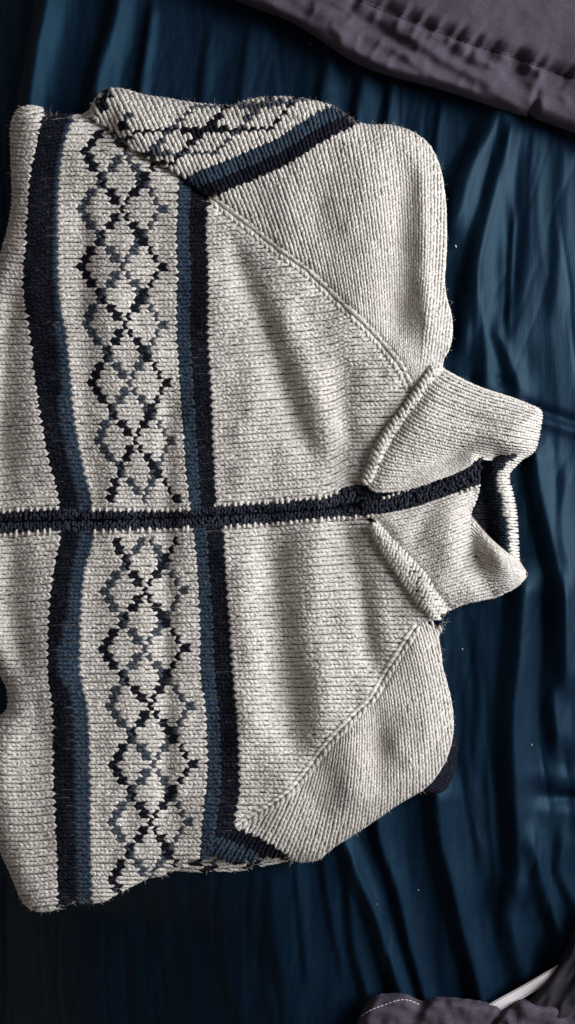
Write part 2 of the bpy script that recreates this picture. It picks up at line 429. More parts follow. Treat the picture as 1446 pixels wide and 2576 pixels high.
# front panels --------------------------------------------------------
S1L = spline([(150, 150), (118, 230), (107, 279), (100, 318), (85, 388), (75, 438), (67, 538), (62, 638), (57, 692), (62, 767), (75, 841), (85, 941), (100, 1041), (117, 1141), (132, 1194), (146, 1262),
              (150, 1344), (132, 1444), (122, 1544), (120, 1694), (132, 1798), (132, 1948), (140, 2098), (143, 2243), (150, 2400)])
S1R = spline([(215, 150), (195, 240), (183, 298), (167, 338), (152, 403), (145, 488), (144, 600), (145, 688), (150, 767), (165, 841), (175, 941), (187, 1066), (212, 1191), (230, 1264),
              (235, 1344), (215, 1420), (205, 1494), (200, 1594), (200, 1694), (220, 1798), (225, 1948), (225, 2098), (230, 2248), (235, 2400)])
S2L = spline([(455, 150), (450, 300), (447, 448), (442, 588), (445, 688), (442, 791), (447, 916), (457, 1041), (467, 1191), (476, 1269),
              (485, 1340), (495, 1444), (500, 1544), (503, 1694), (515, 1798), (520, 1923), (512, 2023), (503, 2123), (490, 2300)])
S2R = spline([(530, 150), (527, 350), (522, 493), (517, 588), (522, 688), (522, 841), (530, 991), (537, 1166), (543, 1269),
              (560, 1340), (567, 1444), (575, 1544), (585, 1694), (595, 1798), (600, 1898), (600, 1998), (587, 2078), (560, 2300)])
gy = lambda L: (lambda y: np.interp(y, L[:, 1], L[:, 0]))
s1l, s1r, s2l, s2r = gy(S1L), gy(S1R), gy(S2L), gy(S2R)
NC1, NC2, NC3 = 7, 25, 7
UU = [0, NC1, NC1+NC2, NC1+NC2+NC3]
def xof(u, y):
    a, b, c, d = s1l(y), s1r(y), s2l(y), s2r(y)
    x = np.where(u < UU[0], a+(u)*12.0, 0)
    x = np.where((u >= UU[0]) & (u < UU[1]), a+(b-a)*(u-UU[0])/NC1, x)
    x = np.where((u >= UU[1]) & (u < UU[2]), b+(c-b)*(u-UU[1])/NC2, x)
    x = np.where((u >= UU[2]) & (u < UU[3]), c+(d-c)*(u-UU[2])/NC3, x)
    return np.where(u >= UU[3], d+(u-UU[3])*12.0, x)
WALE = 20.8
def P_up(u, v):
    y0 = 1284-v*WALE
    x = xof(u, y0)
    far = np.clip((1284-y0)/800, 0, 1)
    y = y0+(yTop(np.clip(x, -100, 880))-1284)*(1-far)
    y = y-40*far*np.clip((x-520)/380, 0, 1.3)+14*far*np.exp(-((x-60)/60)**2)
    x = xof(u, y)
    return x, y
def P_lo(u, v):
    y0 = 1330+v*WALE
    x = xof(u, y0)
    far = np.clip((y0-1330)/800, 0, 1)
    y = y0+(yBot(np.clip(x, -100, 910))-1330)*(1-far)+16*far*sstep(560, 1000, x)
    y = y+18*np.sin(np.clip((x+40)/180, 0, 1)*math.pi)*far*.4
    return xof(u, y), y
def tri(t):       # zigzag 0..1..0 with period 2
    t = np.mod(t, 2.0); return np.where(t < 1, t, 2-t)
def lattice(U, vi, tip):
    """four interleaved zigzags, 16 courses wide, tips every 7 wales: 0 none, 1 navy, 2 slate"""
    res = np.zeros(len(U), int); a = UU[1]+4.3
    for k in (1, 3, 0, 2):
        pos = a+17*tri((vi-tip-7*k)/14.0)
        hit = np.abs(U-pos) < .80
        res = np.where(hit, 1 if k % 2 == 0 else 2, res)
    return res
def colour_body(which):
    def f(U, Vv, x, y):
        c = np.full(len(U), CREAM)
        Ui = np.round(U)
        s1 = (Ui >= 0) & (Ui < NC1); s2 = (Ui >= UU[2]) & (Ui < UU[3])
        nb = np.interp(y, [300, 800, 1000, 1500, 1620, 1700, 1770, 1900, 2300], [1, 2, 3, 3, 5, 5, 3, 3, 3])   # blue courses in the hem stripe
        c = np.where(s1, np.where(Ui >= NC1-nb, BLUE, NAVY), c)
        nb2 = 3
        c = np.where(s2, np.where(Ui < UU[2]+nb2, BLUE, NAVY), c)
        edge = (y < 1258) if which == 'u' else (y > 1346)
        lt = lattice(Ui, np.floor(Vv+.01), 29 if which == 'u' else 14)
        inb = (Ui >= UU[1]) & (Ui < UU[2])
        c = np.where(inb & edge & (lt == 1), NAVYL, c); c = np.where(inb & edge & (lt == 2), BLUEL, c)
        return c
    return f
bu = plan_sheet('front_panel', P_BODY_U, ZB, M['backing'], card, drop=5)
bu['label'] = 'cream front panel above the zip'
emit(knit(P_up, np.arange(-16, 90), np.arange(.45, 56), ZB, P_BODY_U, colour_body('u'), WALE), bu)
bl = plan_sheet('front_panel', P_BODY_L, ZB, M['backing'], card, drop=5)
bl['label'] = 'cream front panel below the zip'
emit(knit(P_lo, np.arange(-16, 90), np.arange(.45, 56), ZB, P_BODY_L, colour_body('l'), WALE), bl)

# sleeves -------------------------------------------------------------
BU = spline([(235, 612), (315, 580), (395, 548), (470, 520), (529, 494), (563, 481), (638, 450), (727, 409), (813, 354), (898, 312), (985, 255), (1080, 190), (1180, 120)], n=400)
LBU = length(BU)
def P_su(u, v):
    s = np.clip(v*WALE/LBU, -.2, 1.2)
    p = at_len(BU, np.clip(s, 0, 1)); bx, by = p[..., 0], p[..., 1]
    a = np.interp(s*LBU, [0, 172, 322, 522, 732, 932], [.50, .47, .42, .33, .20, .10])
    t = np.where(u < -8, -96+(u+8)*8.2, u*12.0)
    bend = np.where(t > 0, -t*t*.00016, 0)
    return bx+a*t+bend, by+np.sqrt(1-a*a)*t
def colour_su(U, Vv, x, y):
    Ui = np.round(U); c = np.full(len(U), CREAM)
    c = np.where((Ui >= -6) & (Ui < 0), np.where(Ui < -3, BLUE, NAVY), c)
    s = (-Ui-9)/15.0; vv = np.floor(Vv+.01)
    inb = (s > -.04) & (s < 1.04)
    for k in range(4):
        d = np.abs(tri((vv*1.0-k*7.0-10)/14.0)-s)*15
        hit = inb & (d < .66); c = np.where(hit & ((c == CREAM) | (k % 2 == 0)), NAVYL if k % 2 == 0 else BLUEL, c)
    for ex, ey, ra, rb in ((262, 248, 13, 30), (306, 318, 12, 9), (325, 285, 11, 10), (375, 392, 16, 12), (408, 408, 12, 9)):
        c = np.where(((x-ex)/ra)**2+((y-ey)/rb)**2 < 1, NAVYL if ex != 325 else BLUEL, c)
    return c
su = plan_sheet('sleeve', P_SLV_U, ZB, M['backing'], card, drop=5); su['label'] = 'folded sleeve at the upper side'
emit(knit(P_su, np.arange(-46, 72), np.arange(-.25, 56), ZB, P_SLV_U, colour_su, WALE), su)

BL = spline([(520, 2040), (560, 2065), (596, 2084), (640, 2103), (676, 2121), (720, 2148), (770, 2180), (850, 2190), (960, 2140), (1060, 2080), (1160, 2010), (1230, 1950)], n=400)
LBL = length(BL)
def P_sl(u, v):
    s = v*WALE/LBL
    p = at_len(BL, np.clip(s, 0, 1)); bx, by = p[..., 0], p[..., 1]
    a = np.interp(s*LBL, [0, 90, 200, 330, 520, 760], [.62, .55, .44, .30, .12, -.02])
    t = u*12.0
    bend = np.where(t > 0, -t*t*.00035, 0)
    return bx+a*t+bend, by-np.sqrt(1-a*a)*t
def colour_sl(U, Vv, x, y):
    Ui = np.round(U); c = np.full(len(U), CREAM)
    dk = (Ui < 0)
    c = np.where(dk, np.where(Ui < -3, BLUE, NAVY), c)
    return c
sl = plan_sheet('sleeve', P_SLV_L, ZB, M['backing'], card, drop=5); sl['label'] = 'folded sleeve at the lower side'
emit(knit(P_sl, np.arange(-9, 60), np.arange(-1.5, 44), ZB, P_SLV_L, colour_sl, WALE), sl)
# back layer of the lower sleeve showing under the fold
ZBK = Field(lambda x, y: hbase(x, y)*.8-16, 380, 800, 2080, 2240, 4)
def P_bk(u, v):
    x = 400+u*12.0
    return x, np.interp(x, [400, 500, 600, 723, 800], [2184, 2192, 2188, 2164, 2160])-v*17.0
def colour_bk(U, Vv, x, y):
    c = np.full(len(U), CREAM); vi = np.floor(Vv); r = np.mod(np.round(U)+3*vi, 9)
    c = np.where((r < 3) & (vi < 3), NAVYL, c); c = np.where((r == 5) & (vi == 1), BLUEL, c)
    return c
bk = plan_sheet('sleeve_underside', P_BACK_L, ZBK, M['backing'], card, drop=5)
emit(knit(P_bk, np.arange(0, 32), np.arange(.35, 5), ZBK, P_BACK_L, colour_bk, 17), bk)

# navy ribbed cuff peeping out below the lower sleeve ------------------
CUFF = spline([(1142, 1850), (1141, 1880), (1136, 1925), (1122, 1962), (1105, 1990), (1078, 1994)], n=26)
cl = []
for a in CUFF:
    dirn = np.array([-.85, -.35]); q = np.linspace(-10, 45, K)
    x = a[0]+dirn[0]*q; y = a[1]+dirn[1]*q
    cl.append(np.stack([x, y, np.array([0, 16, 24, 28, 30, 30])], 1))
cl = np.array(cl); nr = np.zeros_like(cl); nr[..., 2] = 1
cf = build('ribbed_cuff', [strands(cl, nr, np.full(cl.shape[:2], 5.2)*np.array([.7, 1, 1, 1, 1, 1]), rng.uniform(0, 1, len(cl)))], M['navy'], card, False)

# seams ----------------------------------------------------------------
def seam_chain(name, line, pitch, half, rad, up, slant, zf, parent, mat='cream', off=0.0):
    """legs laid along a seam, slanting alternately to both sides of its groove"""
    n = int(length(line)/pitch); s = (np.arange(n)+.5)/n
    tot = length(line); parts = []
    for sd in (-1, 1):
        ta = np.linspace(-.5, .5, K)
        ss = s[:, None]+ta[None]*pitch*1.9/tot+rng.normal(0, .1, n)[:, None]*pitch/tot
        p = at_len(line, np.clip(ss, 0, 1)); q = at_len(line, np.clip(ss+2/tot, 0, 1)); r = at_len(line, np.clip(ss-2/tot, 0, 1))
        t = q-r; t /= np.linalg.norm(t, axis=-1, keepdims=True)+1e-9
        nn = np.stack([-t[..., 1], t[..., 0]], -1)
        o = sd*(half+slant*ta[None])+off
        x = p[..., 0]+nn[..., 0]*o; y = p[..., 1]+nn[..., 1]*o
        nr = zf.normal(x, y, 9); z = zf(x, y)
        cl = np.stack([x, y, z], -1)+nr*(up+np.array([-.7, .2, .5, .5, .2, -.7])*rad)[None, :, None]
        parts.append(strands(cl, nr, rad*np.array([.45, .9, 1, 1, .9, .45])[None]*rng.normal(1, .12, (n, 1)), rng.uniform(0, 1, n)))
    return build(name, parts, M[mat], parent)
seam_chain('raglan_seam', RAG_U, 16, 8.0, 5.9, 2.5, 11, ZB, card)
seam_chain('raglan_seam', RAG_L, 16, 8.0, 5.9, 2.5, 11, ZB, card)

# collar -----------------------------------------------------------------
def coons(left, right, bottom, top):
    """u 0..1 from left to right curve, v 0..1 from bottom to top curve"""
    def P(u, v):
        u_ = np.clip(u, 0, 1); v_ = np.clip(v, 0, 1)
        B, T, Lf, R = at_len(bottom, u_), at_len(top, u_), at_len(left, v_), at_len(right, v_)
        u1, v1 = u_[..., None], v_[..., None]
        p = (1-v1)*B+v1*T+(1-u1)*Lf+u1*R-((1-u1)*(1-v1)*bottom[0]+u1*(1-v1)*bottom[-1]+(1-u1)*v1*top[0]+u1*v1*top[-1])
        return p
    return P
# upper half
cu_left = spline([(925, 1225), (936, 1190), (955, 1140), (990, 1085), (1034, 1028), (1070, 980), (1106, 918)])
cu_bot = spline([(925, 1225), (948, 1239), (1023, 1231), (1098, 1206), (1148, 1186), (1205, 1150)])
cu_top = spline([(1106, 916), (1133, 935), (1203, 970), (1288, 999), (1352, 1026)])
cu_right = spline([(1205, 1150), (1250, 1158), (1300, 1156), (1330, 1145), (1350, 1120), (1363, 1044), (1352, 1026)])
P_CU = chain(cu_left[::-1], cu_bot, cu_right, cu_top[::-1])
CUL = np.vstack([P_CU, P_CU[:1]])[::2]
def h_cu(x, y):
    ds = np.minimum(dist(x, y, cu_top), dist(x, y, cu_right[8:])); m = inside(x, y, P_CU)
    z = 6+109*np.sqrt(np.clip(1-(1-np.clip(ds/70, 0, 1))**2, 0, 1))
    db = dist(x, y, cu_right[:10]); z = z-10*np.exp(-(db/12)**2)
    z = z+20*blob(x, y, 1270, 1110, 80, 30, .1)-18*blob(x, y, 1130, 1150, 90, 24, -.35)-12*blob(x, y, 1180, 1050, 90, 22, .25)+10*blob(x, y, 1060, 1060, 60, 60)
    z = z-12*np.exp(-(dist(x, y, cu_left)/20)**2)+3*vnoise(x, y, 9, 60, 50)
    return np.where(m, z, z-0)
ZCU = Field(h_cu, 880, 1420, 880, 1280, 4)
pcu = coons(cu_left, cu_right, cu_bot, cu_top)
NUc, NVc = 36, 19
def P_cu(u, v):
    p = pcu(u/NUc, v/NVc); return p[..., 0], p[..., 1]
collar = plan_sheet('collar', P_CU, ZCU, M['backing'], card, drop=5); collar['label'] = 'upper half of the open stand collar'
emit(knit(P_cu, np.arange(0, NUc), np.arange(.5, NVc), ZCU, P_CU, lambda U, V_, x, y: np.zeros(len(U), int), 17), collar)

# lower half: main face and the turned tip
cl_left = spline([(1150, 1560), (1105, 1532), (1065, 1485), (1025, 1435), (985, 1385), (955, 1330), (930, 1298)])
cl_top = spline([(930, 1298), (1023, 1280), (1123, 1247), (1207, 1216)])
cl_right = spline([(1247, 1503), (1215, 1450), (1195, 1400), (1185, 1345), (1183, 1292), (1198, 1255), (1207, 1216)])
cl_bot = spline([(1132, 1535), (1160, 1522), (1188, 1515), (1247, 1503)])
cl_left = spline([(1132, 1535), (1105, 1512), (1065, 1468), (1025, 1420), (990, 1372), (960, 1325), (930, 1298)])
P_CLm = chain(cl_left[::-1], cl_bot, cl_right, cl_top[::-1])
ft_left = cl_right[:int(len(cl_right)*.74)]
ft_top = spline([(1183, 1292), (1232, 1350), (1275, 1388), (1303, 1408), (1322, 1436)])
ft_bot = spline([(1247, 1503), (1280, 1488), (1305, 1472), (1325, 1450)])
ft_right = spline([(1325, 1450), (1327, 1443), (1322, 1436)])
P_FT = chain(ft_left, ft_top, ft_right[::-1], ft_bot[::-1])
low_edge = chain(cl_bot, ft_bot, ft_right)
def h_cl(x, y):
    ds = dist(x, y, low_edge[::2]); dt = dist(x, y, ft_top)
    z = 4+103*np.sqrt(np.clip(1-(1-np.clip(ds/75, 0, 1))**2, 0, 1))
    z = z-8*np.exp(-(dt/10)**2)
    z = z-25*np.exp(-(dist(x, y, cl_right[2:-6])/34)**2)
    z = z+14*blob(x, y, 1130, 1380, 34, 90, .2)-12*blob(x, y, 1060, 1330, 26, 60, .5)+18*blob(x, y, 1255, 1400, 46, 24, .7)
    z = z-10*np.exp(-(dist(x, y, cl_left)/18)**2)+3*vnoise(x, y, 11, 60, 50)
    return z
ZCL = Field(h_cl, 880, 1420, 1180, 1620, 4)
pcl = coons(cl_left, cl_right, cl_bot, cl_top); pft = coons(ft_left, ft_right[:], ft_bot, ft_top)
NUl, NVl = 27, 17
def P_cl(u, v):
    p = pcl(u/NUl, v/NVl); return p[..., 0], p[..., 1]
def P_ft(u, v):
    p = pft(u/11.0, v/11.0); return p[..., 0], p[..., 1]
collar2 = plan_sheet('collar', chain(cl_left[::-1], cl_bot, ft_bot, ft_right, ft_top[::-1], cl_right[-6:], cl_top[::-1]), ZCL, M['backing'], card, drop=5)
collar2['label'] = 'lower half of the open stand collar with turned tip'
emit(knit(P_cl, np.arange(0, NUl), np.arange(.5, NVl), ZCL, P_CLm, lambda U, V_, x, y: np.zeros(len(U), int), 17), collar2)
emit(knit(P_ft, np.arange(0, 11), np.arange(.5, 11), ZCL, P_FT, lambda U, V_, x, y: np.zeros(len(U), int), 14), collar2)

# inside of the collar back, seen through the opening
in_left = spline([(1165, 1420), (1165, 1290), (1180, 1250), (1195, 1200), (1200, 1120)])
in_right = spline([(1306, 1425), (1302, 1345), (1298, 1285), (1288, 1235), (1279, 1196), (1300, 1168), (1330, 1140)])
in_bot = spline([(1165, 1420), (1306, 1425)]); in_top = spline([(1200, 1120), (1330, 1140)])
P_IN = chain(in_bot, in_right, in_top[::-1], in_left[::-1])
def h_in(x, y):
    dr = dist(x, y, in_right)
    z = 4+np.where(dr < 22, 60*np.sqrt(np.clip(1-(1-dr/22)**2, 0, 1)), 60)
    z = z-sstep(24, 85, dr)*36
    z = z+20*sstep(1230, 1170, y)
    return z
ZIN = Field(h_in, 1120, 1400, 1080, 1460, 3)
pin = coons(in_left, in_right, in_bot, in_top)
def P_in(u, v):
    p = pin(u/11.0, v/20.0); return p[..., 0], p[..., 1]
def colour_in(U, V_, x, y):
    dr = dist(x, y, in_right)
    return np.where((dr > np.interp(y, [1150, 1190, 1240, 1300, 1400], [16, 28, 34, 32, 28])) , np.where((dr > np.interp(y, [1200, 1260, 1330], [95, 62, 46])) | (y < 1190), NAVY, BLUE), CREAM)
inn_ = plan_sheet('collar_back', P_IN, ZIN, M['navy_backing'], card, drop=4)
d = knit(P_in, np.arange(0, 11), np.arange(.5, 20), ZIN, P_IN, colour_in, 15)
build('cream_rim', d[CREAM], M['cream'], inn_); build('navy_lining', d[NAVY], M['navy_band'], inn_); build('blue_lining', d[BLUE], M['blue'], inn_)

# rolled collar seams: short strands laid across a raised cord
def cord(line, pitch, half, up, z0, lanes, parent):
    n = int(length(line)/pitch); s = (np.arange(n)+.5)/n; tot = length(line)
    p = at_len(line, s); t = at_len(line, np.clip(s+4/tot, 0, 1))-at_len(line, np.clip(s-4/tot, 0, 1)); t /= np.linalg.norm(t, axis=-1, keepdims=True)
    nn = np.stack([-t[:, 1], t[:, 0]], 1)
    parts = []
    hf = half if np.ndim(half) else np.full(n, half)
    hf = np.interp(s, np.linspace(0, 1, len(hf)), hf)
    q = np.linspace(-1, 1, K)
    for k in range(lanes):
        sh = (k % 2-.5)*pitch*.5+rng.normal(0, pitch*.12, (n, 1)); c0 = (k+.5)/lanes*2-1; sg = (k % 2-.5)*-1.0
        w = hf[:, None]*(q[None]*1.25/lanes+c0*.92)
        x = p[:, 0:1]+nn[:, 0:1]*w+t[:, 0:1]*(sh+sg*q[None]*pitch*.9); y = p[:, 1:2]+nn[:, 1:2]*w+t[:, 1:2]*(sh+sg*q[None]*pitch*.9)
        arc = np.sqrt(np.clip(1-(w/hf[:, None]/1.18)**2, 0, 1))
        base = np.maximum(ZB(x, y), 60) if z0 is None else z0
        z = base+up*arc-2
        cl = np.stack([x, y, z], -1)
        nr = np.stack([nn[:, 0:1]*w/hf[:, None], nn[:, 1:2]*w/hf[:, None], arc+.25], -1); nr /= np.linalg.norm(nr, axis=-1, keepdims=True)
        rad = pitch*.46*np.array([.5, .95, 1, 1, .95, .5])[None]*rng.normal(1, .1, (n, 1))
        parts.append(strands(cl, nr, rad, rng.uniform(0, 1, n)))
        kk = rng.random(n) < .4; hair_roots.append((cl[kk, 3], nr[kk, 3], np.zeros(kk.sum())))
    ob = build('collar_seam', parts, M['cream'], parent)
    # padding under the strands
    m = 40; ss = np.linspace(0, 1, m); pp = at_len(line, ss); tt = np.gradient(pp, axis=0); tt /= np.linalg.norm(tt, axis=1, keepdims=True)
    n2 = np.stack([-tt[:, 1], tt[:, 0]], 1); hh = np.interp(ss, s, hf)
    an = np.linspace(0, math.pi, 9)
    X = pp[:, 0:1]+n2[:, 0:1]*np.cos(an)[None]*hh[:, None]; Y = pp[:, 1:2]+n2[:, 1:2]*np.cos(an)[None]*hh[:, None]
    base = np.maximum(ZB(X, Y), 50)
    Z = base-6+np.sin(an)[None]*(up-2)
    mesh_obj('seam_cord', W(np.stack([X, Y, Z], -1).reshape(-1, 3)), grid_faces(m, 9), M['backing'], ob)
cord(spline([(1098, 925), (1063, 976), (1030, 1023), (988, 1078), (955, 1132), (935, 1182), (922, 1216)]), 12.5, 15, 24, None, 2, card)
cord(spline([(938, 1318), (968, 1364), (1008, 1414), (1052, 1470), (1088, 1516), (1108, 1548)]), 11, [12, 20, 27, 32, 33, 24], 25, None, 5, card)

# zip bands, zip and cream picots ----------------------------------------
def hz(x, y): return ZB(x, y)
def band(name, lo, hi, x0, x1, zf, rows, lab, zadd=0.0):
    """fuzzy navy band between two plan curves y=lo(x) and y=hi(x)"""
    xs = np.arange(x0, x1, 8.0); parts = []; n = len(xs)
    for r in range(rows):
        f = (r+.5)/rows
        xx = xs+rng.normal(0, 1.6, n); a = lo(xx); b = hi(xx)
        y = a+(b-a)*f+rng.normal(0, 1.2, n)
        ang = rng.normal(1.2 if r % 2 else -1.2, .5, n); ln = (b-a)/rows*.85+2
        q = np.linspace(-1, 1, K)
        X = xx[:, None]+np.cos(ang)[:, None]*q*ln[:, None]*.8; Y = y[:, None]+np.sin(ang)[:, None]*q*ln[:, None]*.8
        nr = zf.normal(X, Y, 8); z = zf(X, Y)+zadd
        cl = np.stack([X, Y, z], -1)+nr*(np.array([-2, 1.5, 4, 4, 1.5, -2])+rng.normal(0, .8, (n, 1)))[..., None]
        parts.append(strands(cl, nr, 3.9*np.array([.5, .9, 1, 1, .9, .5])[None]*rng.normal(1, .15, (n, 1)), rng.uniform(0, 1, n)))
        kk = rng.random(n) < .6; hair_roots.append((cl[kk, 3], nr[kk, 3], np.full(kk.sum(), 9)))
    ob = build(name, parts, M['navy_band'], card)
    ob['label'] = lab
    return ob
# a small field for the placket: bands roll slightly down to the zip
def h_pl(x, y):
    c = np.exp(-((y-yZip(np.clip(x, -140, 960)))/7.0)**2)
    return hbase(x, y)-22*c*(x < 1000)
ZPL = Field(h_pl, -150, 1010, 1190, 1380, 3)
topc = fx(chain(PL_TOP[PL_TOP[:, 0] < 940], [(965, 1256)]))
zc_hi = lambda x: yZip(x)-4.5-6*np.exp(-((x-915)/40)**2)
band('zip_band', topc, zc_hi, -90, 960, ZPL, 3, 'navy fuzzy band on the upper side of the zip')
zc_lo = lambda x: yZip(x)+4.5
band('zip_band', zc_lo, yBot, -90, 925, ZPL, 3, 'navy fuzzy band on the lower side of the zip')
CB_TOP = spline([(915, 1262), (965, 1256), (1023, 1236), (1098, 1209), (1148, 1189), (1208, 1154)])
CB_BOT = spline([(905, 1298), (1023, 1281), (1123, 1248), (1207, 1217)])
def h_cb(x, y):
    t = sstep(880, 960, x)
    c = (fx(CB_TOP)(x)+fx(CB_BOT)(x))/2
    return hbase(x, y)*(1-t)+t*(88+12*np.exp(-((y-c)/26)**2)+10*sstep(960, 1200, x))
ZCB = Field(h_cb, 860, 1240, 1120, 1340, 3)
band('collar_band', fx(CB_TOP), fx(CB_BOT), 915, 1207, ZCB, 5, 'navy fuzzy zip band running up onto the collar')
def strip(name, lo, hi, x0, x1, zf, mat, parent, drop, n=160, m=6):
    xs = np.linspace(x0, x1, n); f = np.linspace(0, 1, m); X = np.repeat(xs[:, None], m, 1); a, b = lo(xs)[:, None], hi(xs)[:, None]
    Y = a+(b-a)*f[None]; Z = zf(X, Y)-drop
    return mesh_obj(name, W(np.stack([X, Y, Z], -1).reshape(-1, 3)), grid_faces(n, m), mat, parent)
zb = [o for o in card.children if o.name.startswith(('zip_band', 'collar_band'))]
strip('band_lining', topc, lambda x: yZip(x)+2, -100, 960, ZPL, M['navy_backing'], zb[0], 5)
strip('band_lining', lambda x: yZip(x)-2, yBot, -100, 925, ZPL, M['navy_backing'], zb[1], 5.5)
strip('band_lining', lambda x: fx(CB_TOP)(x)-1, lambda x: fx(CB_BOT)(x)+1, 905, 1207, ZCB, M['navy_backing'], zb[2], 3, m=10)
zipo = strip('zipper', lambda x: yZip(x)-4-7*np.exp(-((x-900)/60)**2), lambda x: yZip(x)+4, -100, 950, ZPL, M['tape'], card, 1.5)
# fine coil of the zip, showing where the two bands part
xs = np.arange(600, 930, 3.6); n = len(xs); q = np.linspace(-1, 1, K)
X = xs[:, None]+q[None]*.6; Y = (yZip(xs)+1.5)[:, None]+q[None]*3.6; z = ZPL(X, Y)+5+2*(1-q[None]**2)
cl = np.stack([X, Y, z], -1); nr = np.zeros_like(cl); nr[..., 2] = 1
build('zip_coil', [strands(cl, nr, np.full((n, K), 1.1), rng.uniform(0, 1, n))], M['teeth'], zipo)
# cream loops biting into the bands
def picots(fy, x0, x1, pitch, sgn, zf, parent, ln=9.0):
    xs = np.arange(x0, x1, pitch)+rng.normal(0, 2.4, int(np.ceil((x1-x0)/pitch))); n = len(xs)
    q = np.linspace(-1, 1, K)
    L = ln*.72*np.clip(rng.normal(1, .35, n), .4, 1.7)
    X = xs[:, None]+q[None]*2.0; Y = fy(xs)[:, None]-sgn*2+q[None]*L[:, None]*sgn
    nr = zf.normal(X, Y, 8); cl = np.stack([X, Y, zf(X, Y)], -1)+nr*(np.array([0, 3.5, 6, 6, 4.5, 1]))[None, :, None]
    build('edge_loops', [strands(cl, nr, 4.6*np.array([.6, .9, 1, 1, .9, .5])[None]*np.clip(rng.normal(1, .14, (n, 1)), .7, 1.3), rng.uniform(0, 1, n))], M['cream'], parent)
picots(yBot, -60, 140, 17, -1, ZB, bl, 11); picots(yBot, 240, 490, 17, -1, ZB, bl, 9); picots(yBot, 565, 910, 15, -1, ZB, bl, 7)
picots(yTop, -60, 145, 17, 1, ZB, bu, 8); picots(yTop, 235, 475, 17, 1, ZB, bu, 8); picots(yTop, 545, 850, 15, 1, ZB, bu, 7)
picots(fx(CB_BOT), 925, 1205, 13, -1, ZCB, collar2, 6); picots(fx(CB_TOP), 965, 1195, 13, 1, ZCB, collar, 5)

# loose fibres -------------------------------------------------------------
def fibres(roots, nrm, mat, name, parent, lmin, lmax, rad):
    n = len(roots); kk = 5
    d = nrm*rng.uniform(.2, 1.0, (n, 1))+rng.normal(0, .8, (n, 3)); d[:, 2] = np.abs(d[:, 2])*.7; d /= np.linalg.norm(d, axis=1, keepdims=True)
    c = rng.normal(0, .9, (n, 3)); L = rng.uniform(lmin, lmax, n)*rng.uniform(.4, 1, n)
    pts = [roots]; cur = roots.copy()
    for k in range(kk-1):
        cur = cur+d*(L/(kk-1))[:, None]; pts.append(cur); d = d+c*.35+rng.normal(0, .15, (n, 3)); d /= np.linalg.norm(d, axis=1, keepdims=True)
    cl = np.stack(pts, 1); t = np.gradient(cl, axis=1); t /= np.linalg.norm(t, axis=-1, keepdims=True)
    up = np.zeros_like(t); up[..., 2] = 1; b = np.cross(t, up+.01); b /= np.linalg.norm(b, axis=-1, keepdims=True)+1e-9; m = np.cross(t, b)
    r = rad*np.linspace(1, .4, kk)[None, :, None]
    V = np.stack([cl+b*r, cl-b*r*.5+m*r*.87, cl-b*r*.5-m*r*.87], 2).reshape(-1, 3)
    i, j = np.meshgrid(np.arange(kk-1), np.arange(3), indexing='ij'); j2 = (j+1) % 3
    f = np.stack([i*3+j, i*3+j2, (i+1)*3+j2, (i+1)*3+j], -1).reshape(-1, 4)
    F = (f[None]+(np.arange(n)*kk*3)[:, None, None]).reshape(-1, 4)
    o = mesh_obj(name, W(V), F, mat, parent); o['kind'] = 'stuff'; return o
R_ = np.vstack([h[0] for h in hair_roots]); N_ = np.vstack([h[1] for h in hair_roots]); Cc = np.concatenate([h[2] for h in hair_roots])
dark = (Cc != 0)
fibres(R_[~dark], N_[~dark], M['hair'], 'loose_fibres', card, 7, 22, .27)
fibres(R_[dark], N_[dark], M['slate'] if False else plain('dark_fibre', (.10, .12, .17)), 'loose_fibres', card, 7, 20, .3)
edge = SIL_S[rng.integers(0, len(SIL_S), 3200)]+rng.normal(0, 6, (3200, 2)); ok = inside(edge[:, 0], edge[:, 1], SIL_S)
e3 = np.column_stack([edge[ok], ZB(edge[ok, 0], edge[ok, 1])+6]); fibres(e3, ZB.normal(edge[ok, 0], edge[ok, 1]), M['hair'], 'loose_fibres', card, 8, 24, .32)

